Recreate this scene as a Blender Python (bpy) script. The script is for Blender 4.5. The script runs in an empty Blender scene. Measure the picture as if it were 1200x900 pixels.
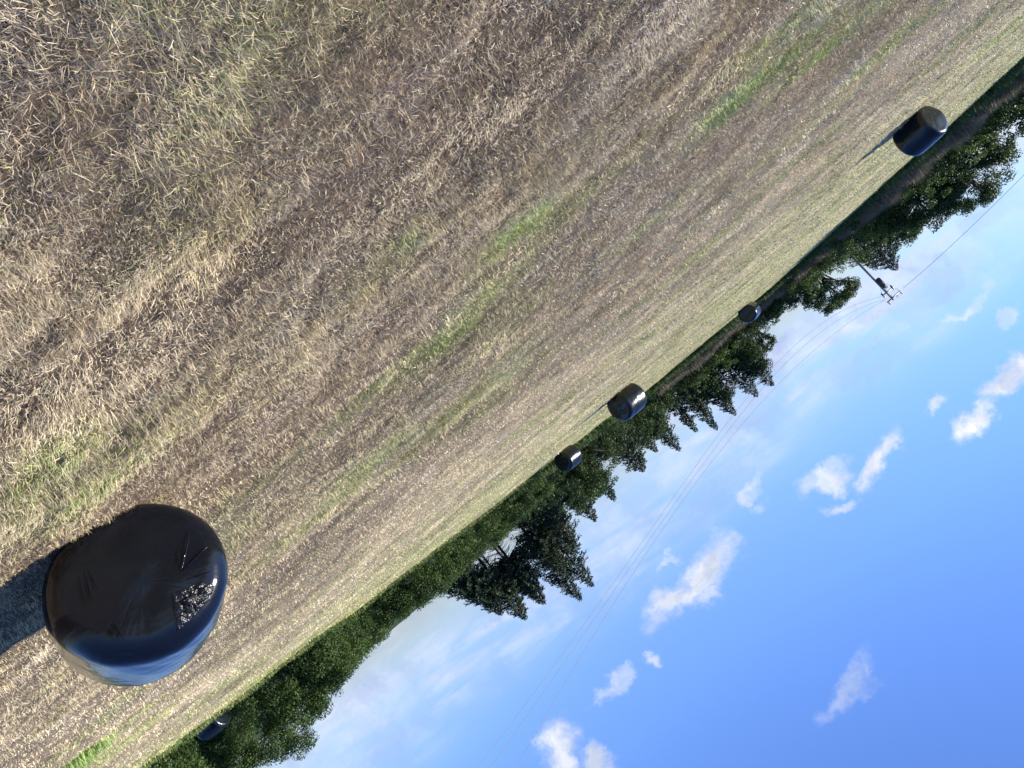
import bpy, math, random
import numpy as np
from mathutils import Vector, Matrix

# ------------------------------------------------------------------ camera
F = 880.0                      # focal length in pixels of a 1200 px wide picture
PHI = math.radians(50.0)       # the phone was held tilted: world "up" points to the lower right
PITCH = math.radians(8.45)
H = 1.75
scene = bpy.context.scene
col = scene.collection
cph, sph = math.cos(PHI), math.sin(PHI)
R_ = Vector((1, 0, 0)); Fw = Vector((0, math.cos(PITCH), -math.sin(PITCH))); U_ = Vector((0, math.sin(PITCH), math.cos(PITCH)))
camd = bpy.data.cameras.new('camera'); cam = bpy.data.objects.new('camera', camd); col.objects.link(cam)
cx = (-sph) * R_ + cph * U_
cy = (-cph) * R_ - sph * U_
cz = -Fw
m = Matrix((cx, cy, cz)).transposed().to_4x4(); m.translation = Vector((0, 0, H))
cam.matrix_world = m
camd.sensor_fit = 'HORIZONTAL'; camd.sensor_width = 36.0; camd.lens = F / 1200 * 36
camd.clip_start = 0.05; camd.clip_end = 6000
scene.camera = cam
scene.render.resolution_x, scene.render.resolution_y = 1024, 768


def ray(px, py):
    """direction (X/Y, Z/Y) seen at a pixel of the 1200 x 900 photograph"""
    dx, dy = px - 600, py - 450
    u = dx * cph + dy * sph; r = -dx * sph + dy * cph
    Y = F * math.cos(PITCH) + u * math.sin(PITCH); Z = -F * math.sin(PITCH) + u * math.cos(PITCH)
    return r / Y, Z / Y


def at(px, py, Y):
    a, b = ray(px, py)
    return Vector((a * Y, Y, H + b * Y))


def gnd(px, py):
    a, b = ray(px, py)
    Y = -H / b
    return (a * Y, Y)


# ------------------------------------------------------------------ light
SUN_EL = math.radians(28); SUN_AZ = math.radians(-83)          # azimuth from +Y towards +X
SUN_STR = 5.0; SKY_STR = 0.072
world = bpy.data.worlds.new('World'); scene.world = world; world.use_nodes = True
scene.view_settings.view_transform = 'Standard'; scene.view_settings.look = 'None'
scene.view_settings.gamma = 1.0; scene.view_settings.use_curve_mapping = False
scene.view_settings.exposure = 1.1
scene.cycles.max_bounces = 5; scene.cycles.diffuse_bounces = 2; scene.cycles.glossy_bounces = 3; scene.cycles.transmission_bounces = 2
sd = Vector((math.sin(SUN_AZ) * math.cos(SUN_EL), math.cos(SUN_AZ) * math.cos(SUN_EL), math.sin(SUN_EL)))
sl = bpy.data.lights.new('sun', 'SUN'); sl.energy = SUN_STR; sl.angle = math.radians(0.53); sl.color = (1.0, 0.92, 0.80)
so = bpy.data.objects.new('sun', sl); col.objects.link(so)
so.rotation_euler = sd.to_track_quat('Z', 'Y').to_euler()


class NT:
    """tiny node helper"""
    def __init__(s, tree): s.t = tree; s.n = tree.nodes; s.l = tree.links
    def new(s, k, **kw):
        n = s.n.new(k)
        for a, b in kw.items(): setattr(n, a, b)
        return n
    def put(s, sock, v):
        if isinstance(v, bpy.types.NodeSocket): s.l.new(v, sock)
        elif isinstance(v, bpy.types.Node): s.l.new(v.outputs[0], sock)
        else:
            if hasattr(sock, 'default_value') and isinstance(v, tuple) and len(v) == 3 and len(sock.default_value) == 4: v = v + (1,)
            sock.default_value = v
    def math(s, op, a, b=0.0, clamp=False):
        n = s.new('ShaderNodeMath', operation=op, use_clamp=clamp); s.put(n.inputs[0], a); s.put(n.inputs[1], b); return n.outputs[0]
    def vec(s, op, a, b=(0, 0, 0)):
        n = s.new('ShaderNodeVectorMath', operation=op); s.put(n.inputs[0], a); s.put(n.inputs[1], b)
        return n.outputs['Value'] if op in ('LENGTH', 'DOT_PRODUCT') else n.outputs[0]
    def comb(s, x, y, z=0.0):
        n = s.new('ShaderNodeCombineXYZ'); s.put(n.inputs[0], x); s.put(n.inputs[1], y); s.put(n.inputs[2], z); return n.outputs[0]
    def noise(s, v, scale, detail=4.0, rough=0.5, out='Fac', dist=0.0):
        n = s.new('ShaderNodeTexNoise'); s.put(n.inputs['Vector'], v); n.inputs['Scale'].default_value = scale
        n.inputs['Detail'].default_value = detail; n.inputs['Roughness'].default_value = rough; n.inputs['Distortion'].default_value = dist
        return n.outputs[out]
    def rng(s, v, a, b, c=0.0, d=1.0, smooth=False):
        n = s.new('ShaderNodeMapRange'); n.clamp = True
        if smooth: n.interpolation_type = 'SMOOTHSTEP'
        s.put(n.inputs[0], v)
        for i, q in enumerate((a, b, c, d)): n.inputs[i + 1].default_value = q
        return n.outputs[0]
    def mix(s, f, a, b, mode='MIX'):
        n = s.new('ShaderNodeMix', data_type='RGBA', blend_type=mode)
        s.put(n.inputs[0], f); s.put(n.inputs[6], a); s.put(n.inputs[7], b); return n.outputs[2]
    def ramp(s, f, stops):
        n = s.new('ShaderNodeValToRGB'); s.put(n.inputs[0], f); e = n.color_ramp.elements
        while len(e) < len(stops): e.new(0.5)
        for i, (p, c) in enumerate(stops): e[i].position = p; e[i].color = (*c, 1)
        return n.outputs[0]


def build_world():
    t = NT(world.node_tree); t.n.clear()
    sky = t.new('ShaderNodeTexSky', sky_type='NISHITA'); sky.sun_disc = False
    sky.sun_elevation = SUN_EL; sky.sun_rotation = SUN_AZ
    sky.altitude = 0; sky.air_density = 1.0; sky.dust_density = 0.12; sky.ozone_density = 2.2
    d = t.new('ShaderNodeTexCoord').outputs['Generated']
    sp = t.new('ShaderNodeSeparateXYZ'); t.put(sp.inputs[0], d)
    # phone-camera blue: richer overhead, pale near the horizon
    el = t.rng(sp.outputs[2], 0.0, 1.0)
    tint = t.ramp(el, [(0.0, (0.50, 0.64, 1.06)), (0.11, (0.68, 0.83, 1.27)), (0.28, (0.80, 1.03, 1.62)), (1.0, (0.74, 0.98, 1.66))])
    skyc = t.mix(1.0, sky.outputs[0], tint, 'MULTIPLY')
    y = t.math('MAXIMUM', sp.outputs[1], 0.02)
    a = t.math('DIVIDE', sp.outputs[0], y); e = t.math('DIVIDE', sp.outputs[2], y)
    v = t.comb(a, e)
    # warped coordinates give the cumulus their ragged edges
    w1 = t.noise(v, 13.0, 5.0, 0.6, 'Color'); w1 = t.vec('SUBTRACT', w1, (0.5, 0.5, 0.5)); w1 = t.vec('MULTIPLY', w1, (0.11, 0.075, 0))
    w2 = t.noise(v, 55.0, 4.0, 0.6, 'Color'); w2 = t.vec('SUBTRACT', w2, (0.5, 0.5, 0.5)); w2 = t.vec('MULTIPLY', w2, (0.032, 0.022, 0))
    vw = t.vec('ADD', t.vec('ADD', v, w1), w2)
    tot = None; sh = None
    # (pixel in the photo, half width, half height in slope units, tilt, strength): width runs along the horizon
    blobs = [((824, 672), .046, .025, 14, 1.15), ((792, 702), .048, .018, 8, .9), ((838, 700), .020, .016, 0, .55),
             ((1028, 540), .040, .0115, 6, .85), ((970, 562), .034, .014, -6, .75), ((985, 590), .020, .008, 0, .6),
             ((1148, 495), .036, .014, 6, .9), ((1186, 440), .034, .017, 0, 1.0), ((1104, 476), .016, .008, 0, .6),
             ((878, 577), .018, .012, 0, .6), ((893, 590), .011, .006, 0, .35),
             ((995, 808), .038, .013, 10, .50), ((1018, 785), .026, .010, 35, .35),
             ((655, 880), .036, .026, 30, 1.1), ((706, 896), .026, .020, 0, 1.1), ((718, 803), .024, .010, 0, .6), ((764, 782), .013, .008, 0, .5),
             ((783, 652), .022, .007, 0, .35), ((1128, 360), .050, .009, -4, .45), ((1180, 371), .022, .008, 0, .35)]
    for (p, hw, hh, rot, st) in blobs:
        A, B = ray(*p)
        mp = t.new('ShaderNodeMapping', vector_type='TEXTURE'); t.put(mp.inputs[0], vw)
        mp.inputs[1].default_value = (A, B, 0); mp.inputs[2].default_value = (0, 0, math.radians(rot)); mp.inputs[3].default_value = (hw * 1.03, hh * 1.05, 1)
        ln = t.vec('LENGTH', mp.outputs[0])
        dn = t.math('MULTIPLY', t.rng(ln, 1.45, 0.15, 0, 1, True), st)
        tot = dn if tot is None else t.math('MAXIMUM', tot, dn)
    det = t.noise(vw, 30.0, 6.0, 0.6)
    cum = t.math('MULTIPLY', tot, t.rng(det, 0.28, 0.56, 0.35, 1.3), True)
    # thin streaky veil low over the trees
    vs = t.vec('MULTIPLY', v, (3.2, 26.0, 1)); vs = t.vec('ADD', vs, t.comb(0.0, t.math('MULTIPLY', a, 3.0)))
    n1 = t.noise(vs, 1.0, 6.0, 0.55, dist=0.5)
    n1b = t.noise(t.vec('ADD', t.vec('MULTIPLY', v, (9.0, 40.0, 1)), w1), 1.0, 5.0, 0.6, dist=0.8)
    n1 = t.math('ADD', t.math('MULTIPLY', n1, 0.6), t.math('MULTIPLY', n1b, 0.4))
    n2 = t.noise(t.vec('MULTIPLY', v, (3.0, 7.0, 1)), 1.3, 3.0, 0.5)
    band = t.math('MULTIPLY', t.rng(e, 0.19, 0.10, 0, 1, True), t.rng(e, -0.02, 0.04, 0.5, 1, True))
    veil = t.math('MULTIPLY', t.rng(n1, 0.40, 0.60, 0.10, 1.0), t.rng(n2, 0.36, 0.55, 0.25, 1.0))
    veil = t.math('MULTIPLY', veil, band); veil = t.math('MULTIPLY', veil, 1.0)
    al = t.math('MAXIMUM', cum, veil, True)
    isveil = t.math('SUBTRACT', 1.0, t.rng(cum, 0.0, 0.35))
    front = t.rng(sp.outputs[1], 0.05, 0.2)
    al = t.math('MULTIPLY', al, front)
    # scattered clouds over the rest of the sky, for reflections
    g = t.noise(t.vec('MULTIPLY', d, (2.0, 2.0, 5.0)), 1.4, 6.0, 0.55)
    back = t.math('MULTIPLY', t.rng(g, 0.60, 0.72), t.rng(sp.outputs[1], 0.15, -0.1))
    al = t.math('MAXIMUM', al, t.math('MULTIPLY', back, 0.8), True)
    shade = t.noise(vw, 11.0, 4.0, 0.55)
    cc = t.ramp(shade, [(0.38, (3.9, 4.4, 5.6)), (0.50, (5.4, 5.7, 6.5)), (0.60, (6.6, 6.7, 7.1))])
    cc = t.mix(isveil, cc, t.vec('MULTIPLY', cc, (0.78, 0.85, 1.0)))
    out = t.mix(al, skyc, cc)
    bg = t.new('ShaderNodeBackground'); t.put(bg.inputs[0], out); bg.inputs[1].default_value = SKY_STR
    o = t.new('ShaderNodeOutputWorld'); t.l.new(bg.outputs[0], o.inputs[0])


build_world()

# ------------------------------------------------------------------ numpy helpers
rs = np.random.RandomState(7)


def vnoise(x, y, seed=0):
    xi = np.floor(x).astype(np.int64); yi = np.floor(y).astype(np.int64)
    fx = x - xi; fy = y - yi; fx = fx * fx * (3 - 2 * fx); fy = fy * fy * (3 - 2 * fy)
    def h(a, b):
        n = (a * 374761393 + b * 668265263 + seed * 1442695041) & 0x7fffffff
        n = ((n ^ (n >> 13)) * 1274126177) & 0x7fffffff
        n = (n ^ (n >> 16)) & 0xffff
        return n / 65535.0
    return (h(xi, yi) * (1 - fx) + h(xi + 1, yi) * fx) * (1 - fy) + (h(xi, yi + 1) * (1 - fx) + h(xi + 1, yi + 1) * fx) * fy


def fbm(x, y, seed=0, octs=4):
    s = 0; a = 0.5; t = 0
    for i in range(octs):
        s = s + a * vnoise(x * 2 ** i + 17.3 * i, y * 2 ** i - 9.1 * i, seed + i); t += a; a *= 0.5
    return s / t


def mesh_np(name, verts, facegroups, mat=None, attrs=None, smooth=False):
    """facegroups: list of int arrays (n, k); attrs: {name: per-vertex floats or (n,3) colours}"""
    me = bpy.data.meshes.new(name)
    verts = np.asarray(verts, dtype=np.float32)
    me.vertices.add(len(verts)); me.vertices.foreach_set('co', verts.ravel())
    loops = np.concatenate([f.ravel() for f in facegroups]).astype(np.int32)
    tot = np.concatenate([np.full(len(f), f.shape[1], dtype=np.int32) for f in facegroups])
    start = np.concatenate([[0], np.cumsum(tot)[:-1]]).astype(np.int32)
    me.loops.add(len(loops)); me.loops.foreach_set('vertex_index', loops)
    me.polygons.add(len(tot)); me.polygons.foreach_set('loop_start', start); me.polygons.foreach_set('loop_total', tot)
    if smooth: me.polygons.foreach_set('use_smooth', np.ones(len(tot), dtype=bool))
    for k, v in (attrs or {}).items():
        v = np.asarray(v, dtype=np.float32)
        if v.ndim == 1:
            a = me.attributes.new(k, 'FLOAT', 'POINT'); a.data.foreach_set('value', v)
        else:
            a = me.attributes.new(k, 'FLOAT_COLOR', 'POINT')
            a.data.foreach_set('color', np.concatenate([v, np.ones((len(v), 1), np.float32)], 1).ravel())
    me.update(calc_edges=True); me.validate()
    if mat: me.materials.append(mat)
    return me


def add(name, me, parent=None, **props):
    o = bpy.data.objects.new(name, me); col.objects.link(o)
    if parent: o.parent = parent
    for k, v in props.items(): o[k] = v
    return o


def thing(name, loc, label, cat, group=None, rz=0.0):
    o = bpy.data.objects.new(name, None); col.objects.link(o); o.location = loc; o.rotation_euler = (0, 0, rz)
    o.empty_display_size = 0.2
    o['label'] = label; o['category'] = cat
    if group: o['group'] = group
    return o


class Buf:
    def __init__(s): s.v = []; s.f = {}; s.n = 0; s.a = []
    def add(s, v, f, a=None):
        v = np.asarray(v, float).reshape(-1, 3); f = np.asarray(f, int)
        s.v.append(v); s.f.setdefault(f.shape[1], []).append(f + s.n); s.n += len(v)
        s.a.append(np.zeros(len(v)) if a is None else np.asarray(a, float) * np.ones(len(v)))
    def mesh(s, name, mat, smooth=True):
        return mesh_np(name, np.concatenate(s.v), [np.concatenate(x) for x in s.f.values()], mat, {'tint': np.concatenate(s.a)}, smooth)
    def tube(s, pts, rad, k=6, a=0.5, cap=True):
        pts = np.asarray(pts, float); n = len(pts); rad = np.ones(n) * rad
        d = np.gradient(pts, axis=0); d /= np.linalg.norm(d, axis=1)[:, None] + 1e-9
        up = np.array([0, 0, 1.0]) if abs(d[0][2]) < 0.9 else np.array([1.0, 0, 0])
        th = np.arange(k) / k * 2 * np.pi; V = []
        for i in range(n):
            x = np.cross(up, d[i]); x /= np.linalg.norm(x) + 1e-9; yv = np.cross(d[i], x)
            V.append(pts[i] + rad[i] * (np.cos(th)[:, None] * x + np.sin(th)[:, None] * yv))
        i, j = np.meshgrid(np.arange(n - 1), np.arange(k), indexing='ij'); j2 = (j + 1) % k
        q = np.stack([i * k + j, i * k + j2, (i + 1) * k + j2, (i + 1) * k + j], -1).reshape(-1, 4)
        V = np.concatenate(V); s.add(V, q, a)
        if cap:
            base = s.n - len(V)
            s.f.setdefault(k, []).append(np.array([[base + (n - 1) * k + jj for jj in range(k)], [base + jj for jj in range(k)][::-1]]))
    def box(s, c, size, a=0.5, rz=0.0):
        c = np.asarray(c, float); h = np.asarray(size, float) / 2
        P = np.array([[x, y, z] for x in (-1, 1) for y in (-1, 1) for z in (-1, 1)]) * h
        cr, sr = math.cos(rz), math.sin(rz)
        P = np.stack([P[:, 0] * cr - P[:, 1] * sr, P[:, 0] * sr + P[:, 1] * cr, P[:, 2]], 1) + c
        s.add(P, [[0, 1, 3, 2], [4, 6, 7, 5], [0, 4, 5, 1], [2, 3, 7, 6], [0, 2, 6, 4], [1, 5, 7, 3]], a)


# ------------------------------------------------------------------ materials
def mat_new(name):
    mt = bpy.data.materials.new(name); mt.use_nodes = True; t = NT(mt.node_tree)
    return mt, t, t.n['Principled BSDF']


def foliage_mat(name, stops, trans=0.28, rough=0.55, spec=0.25):
    mt, t, b = mat_new(name)
    at_ = t.new('ShaderNodeAttribute', attribute_name='tint')
    geo = t.new('ShaderNodeNewGeometry')
    nz = t.noise(geo.outputs['Position'], 0.55, 3.0)
    f = t.math('ADD', at_.outputs['Fac'], t.math('MULTIPLY', t.math('SUBTRACT', nz, 0.5), 0.9), True)
    c = t.ramp(f, stops)
    t.put(b.inputs['Base Color'], c); b.inputs['Roughness'].default_value = rough; b.inputs['Specular IOR Level'].default_value = spec
    tr = t.new('ShaderNodeBsdfTranslucent'); t.put(tr.inputs[0], t.mix(1.0, c, (1.25, 1.35, 0.6), 'MULTIPLY'))
    mx = t.new('ShaderNodeMixShader'); mx.inputs[0].default_value = trans
    t.l.new(b.outputs[0], mx.inputs[1]); t.l.new(tr.outputs[0], mx.inputs[2])
    t.l.new(mx.outputs[0], t.n['Material Output'].inputs[0])
    return mt


M = {}
M['oak'] = foliage_mat('broadleaf_foliage', [(0.1, (0.018, 0.034, 0.012)), (0.5, (0.034, 0.062, 0.020)), (0.95, (0.062, 0.098, 0.030))])
M['bush'] = foliage_mat('bush_foliage', [(0.1, (0.028, 0.050, 0.015)), (0.5, (0.056, 0.100, 0.028)), (0.95, (0.105, 0.155, 0.048))])
M['hedge'] = foliage_mat('hedge_foliage', [(0.1, (0.018, 0.036, 0.010)), (0.5, (0.044, 0.080, 0.021)), (0.95, (0.090, 0.140, 0.040))])
M['spruce'] = foliage_mat('spruce_needles', [(0.1, (0.014, 0.028, 0.014)), (0.5, (0.026, 0.048, 0.024)), (0.95, (0.050, 0.078, 0.034))], 0.12, 0.6)
M['shadebush'] = foliage_mat('dark_bush_foliage', [(0.1, (0.016, 0.032, 0.012)), (0.5, (0.028, 0.054, 0.018)), (0.95, (0.050, 0.084, 0.026))])


def simple(name, c1, c2, scale=8.0, rough=0.8, metallic=0.0, bump=0.0, stretch=(1, 1, 1)):
    mt, t, b = mat_new(name)
    g = t.new('ShaderNodeTexCoord').outputs['Object']
    n = t.noise(t.vec('MULTIPLY', g, stretch), scale, 6.0, 0.6)
    t.put(b.inputs['Base Color'], t.mix(t.rng(n, 0.3, 0.7), c1, c2)); b.inputs['Roughness'].default_value = rough; b.inputs['Metallic'].default_value = metallic
    if bump:
        bp = t.new('ShaderNodeBump'); bp.inputs['Strength'].default_value = bump; bp.inputs['Distance'].default_value = 0.02
        t.put(bp.inputs['Height'], n); t.l.new(bp.outputs[0], b.inputs['Normal'])
    return mt


M['bark'] = simple('conifer_bark', (0.030, 0.022, 0.018), (0.075, 0.058, 0.046), 7, 0.9, bump=0.6, stretch=(3, 3, 0.6))
M['palebark'] = simple('pale_bark', (0.11, 0.095, 0.08), (0.22, 0.20, 0.17), 6, 0.9, bump=0.5, stretch=(3, 3, 0.6))
M['pole'] = simple('weathered_pole_wood', (0.24, 0.22, 0.18), (0.40, 0.37, 0.31), 5, 0.85, bump=0.4, stretch=(4, 4, 0.4))
M['steel'] = simple('painted_grey_steel', (0.05, 0.055, 0.06), (0.09, 0.095, 0.10), 12, 0.5)
M['ceramic'] = simple('insulator_glaze', (0.05, 0.03, 0.025), (0.08, 0.05, 0.04), 12, 0.25)
M['cable'] = simple('aluminium_cable', (0.17, 0.18, 0.21), (0.22, 0.23, 0.26), 30, 0.95)


def straw_mat():
    mt, t, b = mat_new('grass_blades')
    at_ = t.new('ShaderNodeAttribute', attribute_name='Col')
    t.put(b.inputs['Base Color'], at_.outputs['Color']); b.inputs['Roughness'].default_value = 0.6; b.inputs['Specular IOR Level'].default_value = 0.25
    return mt


M['blade'] = straw_mat()


def field_mat():
    mt, t, b = mat_new('field_soil_and_thatch')
    g = t.new('ShaderNodeNewGeometry').outputs['Position']
    c = t.new('ShaderNodeAttribute', attribute_name='Col').outputs['Color']
    n1 = t.noise(t.vec('MULTIPLY', g, (1, 1, 1)), 55.0, 5.0, 0.7)
    n2 = t.noise(t.vec('MULTIPLY', g, (1.0, 2.6, 1)), 3.0, 6.0, 0.65)
    n3 = t.noise(t.vec('MULTIPLY', g, (1.0, 2.2, 1)), 14.0, 4.0, 0.6)
    k = t.math('MULTIPLY', t.rng(n1, 0.3, 0.7, 0.55, 1.35), t.rng(n2, 0.3, 0.7, 0.75, 1.2))
    k = t.math('MULTIPLY', k, t.rng(n3, 0.3, 0.7, 0.75, 1.25))
    t.put(b.inputs['Base Color'], t.mix(1.0, c, t.comb(k, k, k), 'MULTIPLY'))
    b.inputs['Roughness'].default_value = 0.95; b.inputs['Specular IOR Level'].default_value = 0.1
    bp = t.new('ShaderNodeBump'); bp.inputs['Strength'].default_value = 0.9; bp.inputs['Distance'].default_value = 0.03
    t.put(bp.inputs['Height'], t.math('ADD', n1, t.math('MULTIPLY', n3, 2.0))); t.l.new(bp.outputs[0], b.inputs['Normal'])
    return mt


M['field'] = field_mat()


def film_mat(name='black_stretch_film', r0=0.12, r1=0.18, spec=0.42, base=(0.0025, 0.0035, 0.0065, 1)):
    mt, t, b = mat_new(name)
    g = t.new('ShaderNodeTexCoord').outputs['Object']
    b.inputs['Base Color'].default_value = base
    dust = t.noise(g, 2.2, 5.0, 0.6)
    fine = t.noise(t.vec('MULTIPLY', g, (3, 26, 3)), 1.0, 4.0, 0.6)        # stretch lines round the barrel
    lump = t.noise(g, 5.5, 3.0, 0.5)
    cr = t.noise(g, 42.0, 3.0, 0.6, dist=1.5)
    t.put(b.inputs['Roughness'], t.rng(dust, 0.3, 0.7, r0, r1))
    b.inputs['Specular IOR Level'].default_value = spec
    sx = t.new('ShaderNodeSeparateXYZ'); t.put(sx.inputs[0], g)
    ang = t.math('ARCTAN2', sx.outputs[0], t.math('SUBTRACT', sx.outputs[2], 0.5))
    rad = t.vec('LENGTH', t.comb(sx.outputs[0], t.math('SUBTRACT', sx.outputs[2], 0.5), 0.0))
    pleat = t.noise(t.comb(t.math('MULTIPLY', ang, 9.0), t.math('MULTIPLY', rad, 2.2), sx.outputs[1]), 1.0, 4.0, 0.6)
    fine = t.math('ADD', fine, t.math('MULTIPLY', pleat, 4.5))
    hgt = t.math('ADD', t.math('MULTIPLY', fine, 0.10), t.math('ADD', t.math('MULTIPLY', lump, 0.9), t.math('MULTIPLY', cr, 0.10)))
    bp = t.new('ShaderNodeBump'); bp.inputs['Strength'].default_value = 0.35; bp.inputs['Distance'].default_value = 0.012
    t.put(bp.inputs['Height'], hgt); t.l.new(bp.outputs[0], b.inputs['Normal'])
    return mt


def crumple_mat():
    mt, t, b = mat_new('crumpled_black_film')
    g = t.new('ShaderNodeTexCoord').outputs['Object']
    b.inputs['Base Color'].default_value = (0.006, 0.007, 0.009, 1); b.inputs['Roughness'].default_value = 0.30; b.inputs['Specular IOR Level'].default_value = 0.5
    n = t.noise(g, 38.0, 3.0, 0.5, dist=2.0)
    bp = t.new('ShaderNodeBump'); bp.inputs['Strength'].default_value = 0.9; bp.inputs['Distance'].default_value = 0.01
    t.put(bp.inputs['Height'], n); t.l.new(bp.outputs[0], b.inputs['Normal']); bp.inputs['Strength'].default_value = 0.5
    return mt


M['film'] = film_mat(); M['dullfilm'] = film_mat('weathered_black_film', 0.17, 0.28, 0.34, (0.005, 0.008, 0.010, 1)); M['crumple'] = crumple_mat()

# ------------------------------------------------------------------ ground
BP = [(1200, 67), (1123, 138), (1066, 188), (995, 254), (922, 321), (887, 351), (845, 385), (802, 421), (759, 457),
      (707, 494), (621, 560), (569, 601), (482, 666), (420, 716), (372, 746), (338, 773), (293, 809), (247, 842), (169, 898)]
B = [gnd(*p) for p in BP]
B = [(-60, -40), (-42, 10), (-35, 26)] + B + [(B[-1][0] + 2.2, B[-1][1] - 6), (26, 6), (40, -40)]
B = np.array(B)
TH = np.linspace(-2.4, 2.4, 721)


def border_r():
    """distance to the field edge for each azimuth (from +Y towards +X)"""
    out = []
    for th in TH:
        d = np.array([math.sin(th), math.cos(th)]); best = 60
        for a, b in zip(B[:-1], B[1:]):
            e = b - a; den = d[0] * e[1] - d[1] * e[0]
            if abs(den) < 1e-9: continue
            s = (a[0] * e[1] - a[1] * e[0]) / den; u = (a[0] * d[1] - a[1] * d[0]) / den
            if s > 0 and -1e-6 <= u <= 1 + 1e-6: best = min(best, s) if best != 60 else s
        out.append(best)
    return np.array(out)


BR = border_r()


def edge_dist(x, y):
    """how far inside the field (positive) along the sight line"""
    return np.interp(np.arctan2(x, y), TH, BR) - np.hypot(x, y)


def gheight(x, y):
    r = np.hypot(x, y)
    h = 0.050 * (fbm(x * 1.1, y * 1.5, 3, 3) - 0.5) * 1.4 + 0.030 * (fbm(x * 4.0, y * 6.0, 11, 3) - 0.5) * 2
    dip = np.clip((-edge_dist(x, y) - 0.2) / 1.6, 0, 1) * np.clip((np.arctan2(x, y) - 0.42) / 0.06, 0, 1)
    h = h - 0.38 * dip * dip * (3 - 2 * dip)
    h = h + 0.10 * (fbm(x * 0.16, y * 0.2, 21, 2) - 0.5) * np.clip((r - 6) / 20, 0, 1)
    return h * np.clip(1.3 - r / 200, 0, 1)


PATCH = []   # (x, y, half length along X, half width, tilt, strength, kind)  kind 0 green, 1 pale straw, 2 brown
def patch(px, py, a, b, rot, st, kind):
    g = gnd(px, py); PATCH.append((g[0], g[1], a, b, math.radians(rot), st, kind))


patch(905, 85, 1.0, 0.42, -4, 1.1, 0); patch(962, 62, 0.6, 0.3, 6, 1.25, 0); patch(855, 115, 0.45, 0.25, -12, 0.8, 0); patch(870, 70, 0.5, 0.25, -12, 0.5, 0)
patch(612, 268, 0.5, 0.32, -35, 0.65, 0); patch(575, 300, 0.4, 0.3, 20, 0.6, 0); patch(520, 400, 0.4, 0.25, -20, 0.6, 0); patch(640, 240, 0.3, 0.2, 0, 0.5, 0); patch(550, 350, 0.5, 0.28, -30, 0.45, 0); patch(490, 440, 0.6, 0.3, -30, 0.35, 0)
patch(760, 260, 1.0, 0.4, -10, 0.6, 0); patch(700, 215, 0.9, 0.35, 0, 0.5, 0); patch(470, 290, 0.18, 0.18, 0, 0.6, 0)
patch(110, 570, 0.34, 0.22, 0, 0.55, 0); patch(20, 575, 0.3, 0.22, 0, 0.5, 0); patch(60, 520, 0.25, 0.12, 0, 0.5, 0); patch(70, 540, 0.2, 0.1, 0, 0.35, 0)
patch(385, 595, 1.4, 0.6, -8, 0.6, 0); patch(85, 892, 0.45, 0.35, 0, 1.6, 0); patch(290, 620, 0.8, 0.4, 0, 0.4, 0)
patch(1080, 25, 1.8, 0.5, 0, 0.8, 0); patch(1100, 70, 1.6, 0.5, 0, 0.7, 0); patch(250, 265, 0.2, 0.14, 0, 0.7, 1); patch(250, 180, 0.18, 0.14, 0, 0.4, 1)
patch(660, 170, 0.5, 0.16, -50, 0.9, 1); patch(30, 545, 0.25, 0.2, 0, 0.6, 1); patch(310, 460, 0.5, 0.2, 0, 0.5, 1)
patch(370, 165, 0.22, 0.15, 0, 0.25, 0); patch(290, 260, 0.2, 0.12, 0, 0.25, 0)
patch(810, 130, 0.5, 0.12, 0, 1.0, 2); patch(970, 35, 0.6, 0.15, 0, 0.9, 2); patch(65, 240, 0.10, 0.08, 0, 1.2, 2); patch(400, 90, 0.5, 0.25, 0, 0.8, 2)
patch(160, 100, 0.25, 0.15, 0, 0.8, 2); patch(40, 480, 0.09, 0.06, 0, 1.0, 2); patch(600, 215, 0.4, 0.15, 0, 0.5, 2); patch(130, 370, 0.3, 0.12, 0, 0.6, 2)


def cover(x, y):
    """green, straw, brown weights of the sward"""
    r = np.hypot(x, y)
    wx = x + 1.2 * (fbm(x * 0.5, y * 0.5, 61, 2) - 0.5); wy = y + 0.9 * (fbm(x * 0.5, y * 0.5, 67, 2) - 0.5)
    n = fbm(wx * 0.22, wy * 0.75, 31, 4); g = np.clip((fbm(wx * 0.45, wy * 0.9, 31, 5) - 0.52) * 5.0, 0, 1) * 0.60 * np.clip((r - 1.5) / 4, 0.65, 1)
    br = np.clip((fbm(wx * 0.45, wy * 1.2, 41, 4) - 0.52) * 4.0, 0, 0.8)
    st = np.clip((fbm(wx * 0.5, wy * 1.2, 51, 3) - 0.5) * 4, 0, 1) * 0.6
    jx = x + 0.5 * (fbm(x * 2.2, y * 2.2, 71, 4) - 0.5); jy = y + 0.35 * (fbm(x * 2.2, y * 2.2, 77, 4) - 0.5)
    for (px, py, a, b, rt, s, kd) in PATCH:
        cr, sr = math.cos(rt), math.sin(rt); dx = jx - px; dy = jy - py
        q = ((dx * cr + dy * sr) / a) ** 2 + ((-dx * sr + dy * cr) / b) ** 2
        w = s * np.exp(-q * 1.1)
        if kd == 0: g = g + w; br = br * np.exp(-w)
        elif kd == 1: st = st + w
        else: br = br + w; g = g * np.exp(-w)
    # greener regrowth on the far side
    far = np.clip((r - 14) / 22, 0, 1)
    g = g * (1 - 0.3 * far) + 0.52 * far * (0.4 + 1.2 * fbm(x * 0.15, y * 0.9, 81, 3)); br = br * (1 - 0.55 * far)
    d = edge_dist(x, y); g = g + 0.35 * np.clip(1 - np.abs(d - 1.0) / 4.0, 0, 1)
    return np.clip(g, 0, 1.4), np.clip(st, 0, 1), np.clip(br, 0, 1.3)


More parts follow.
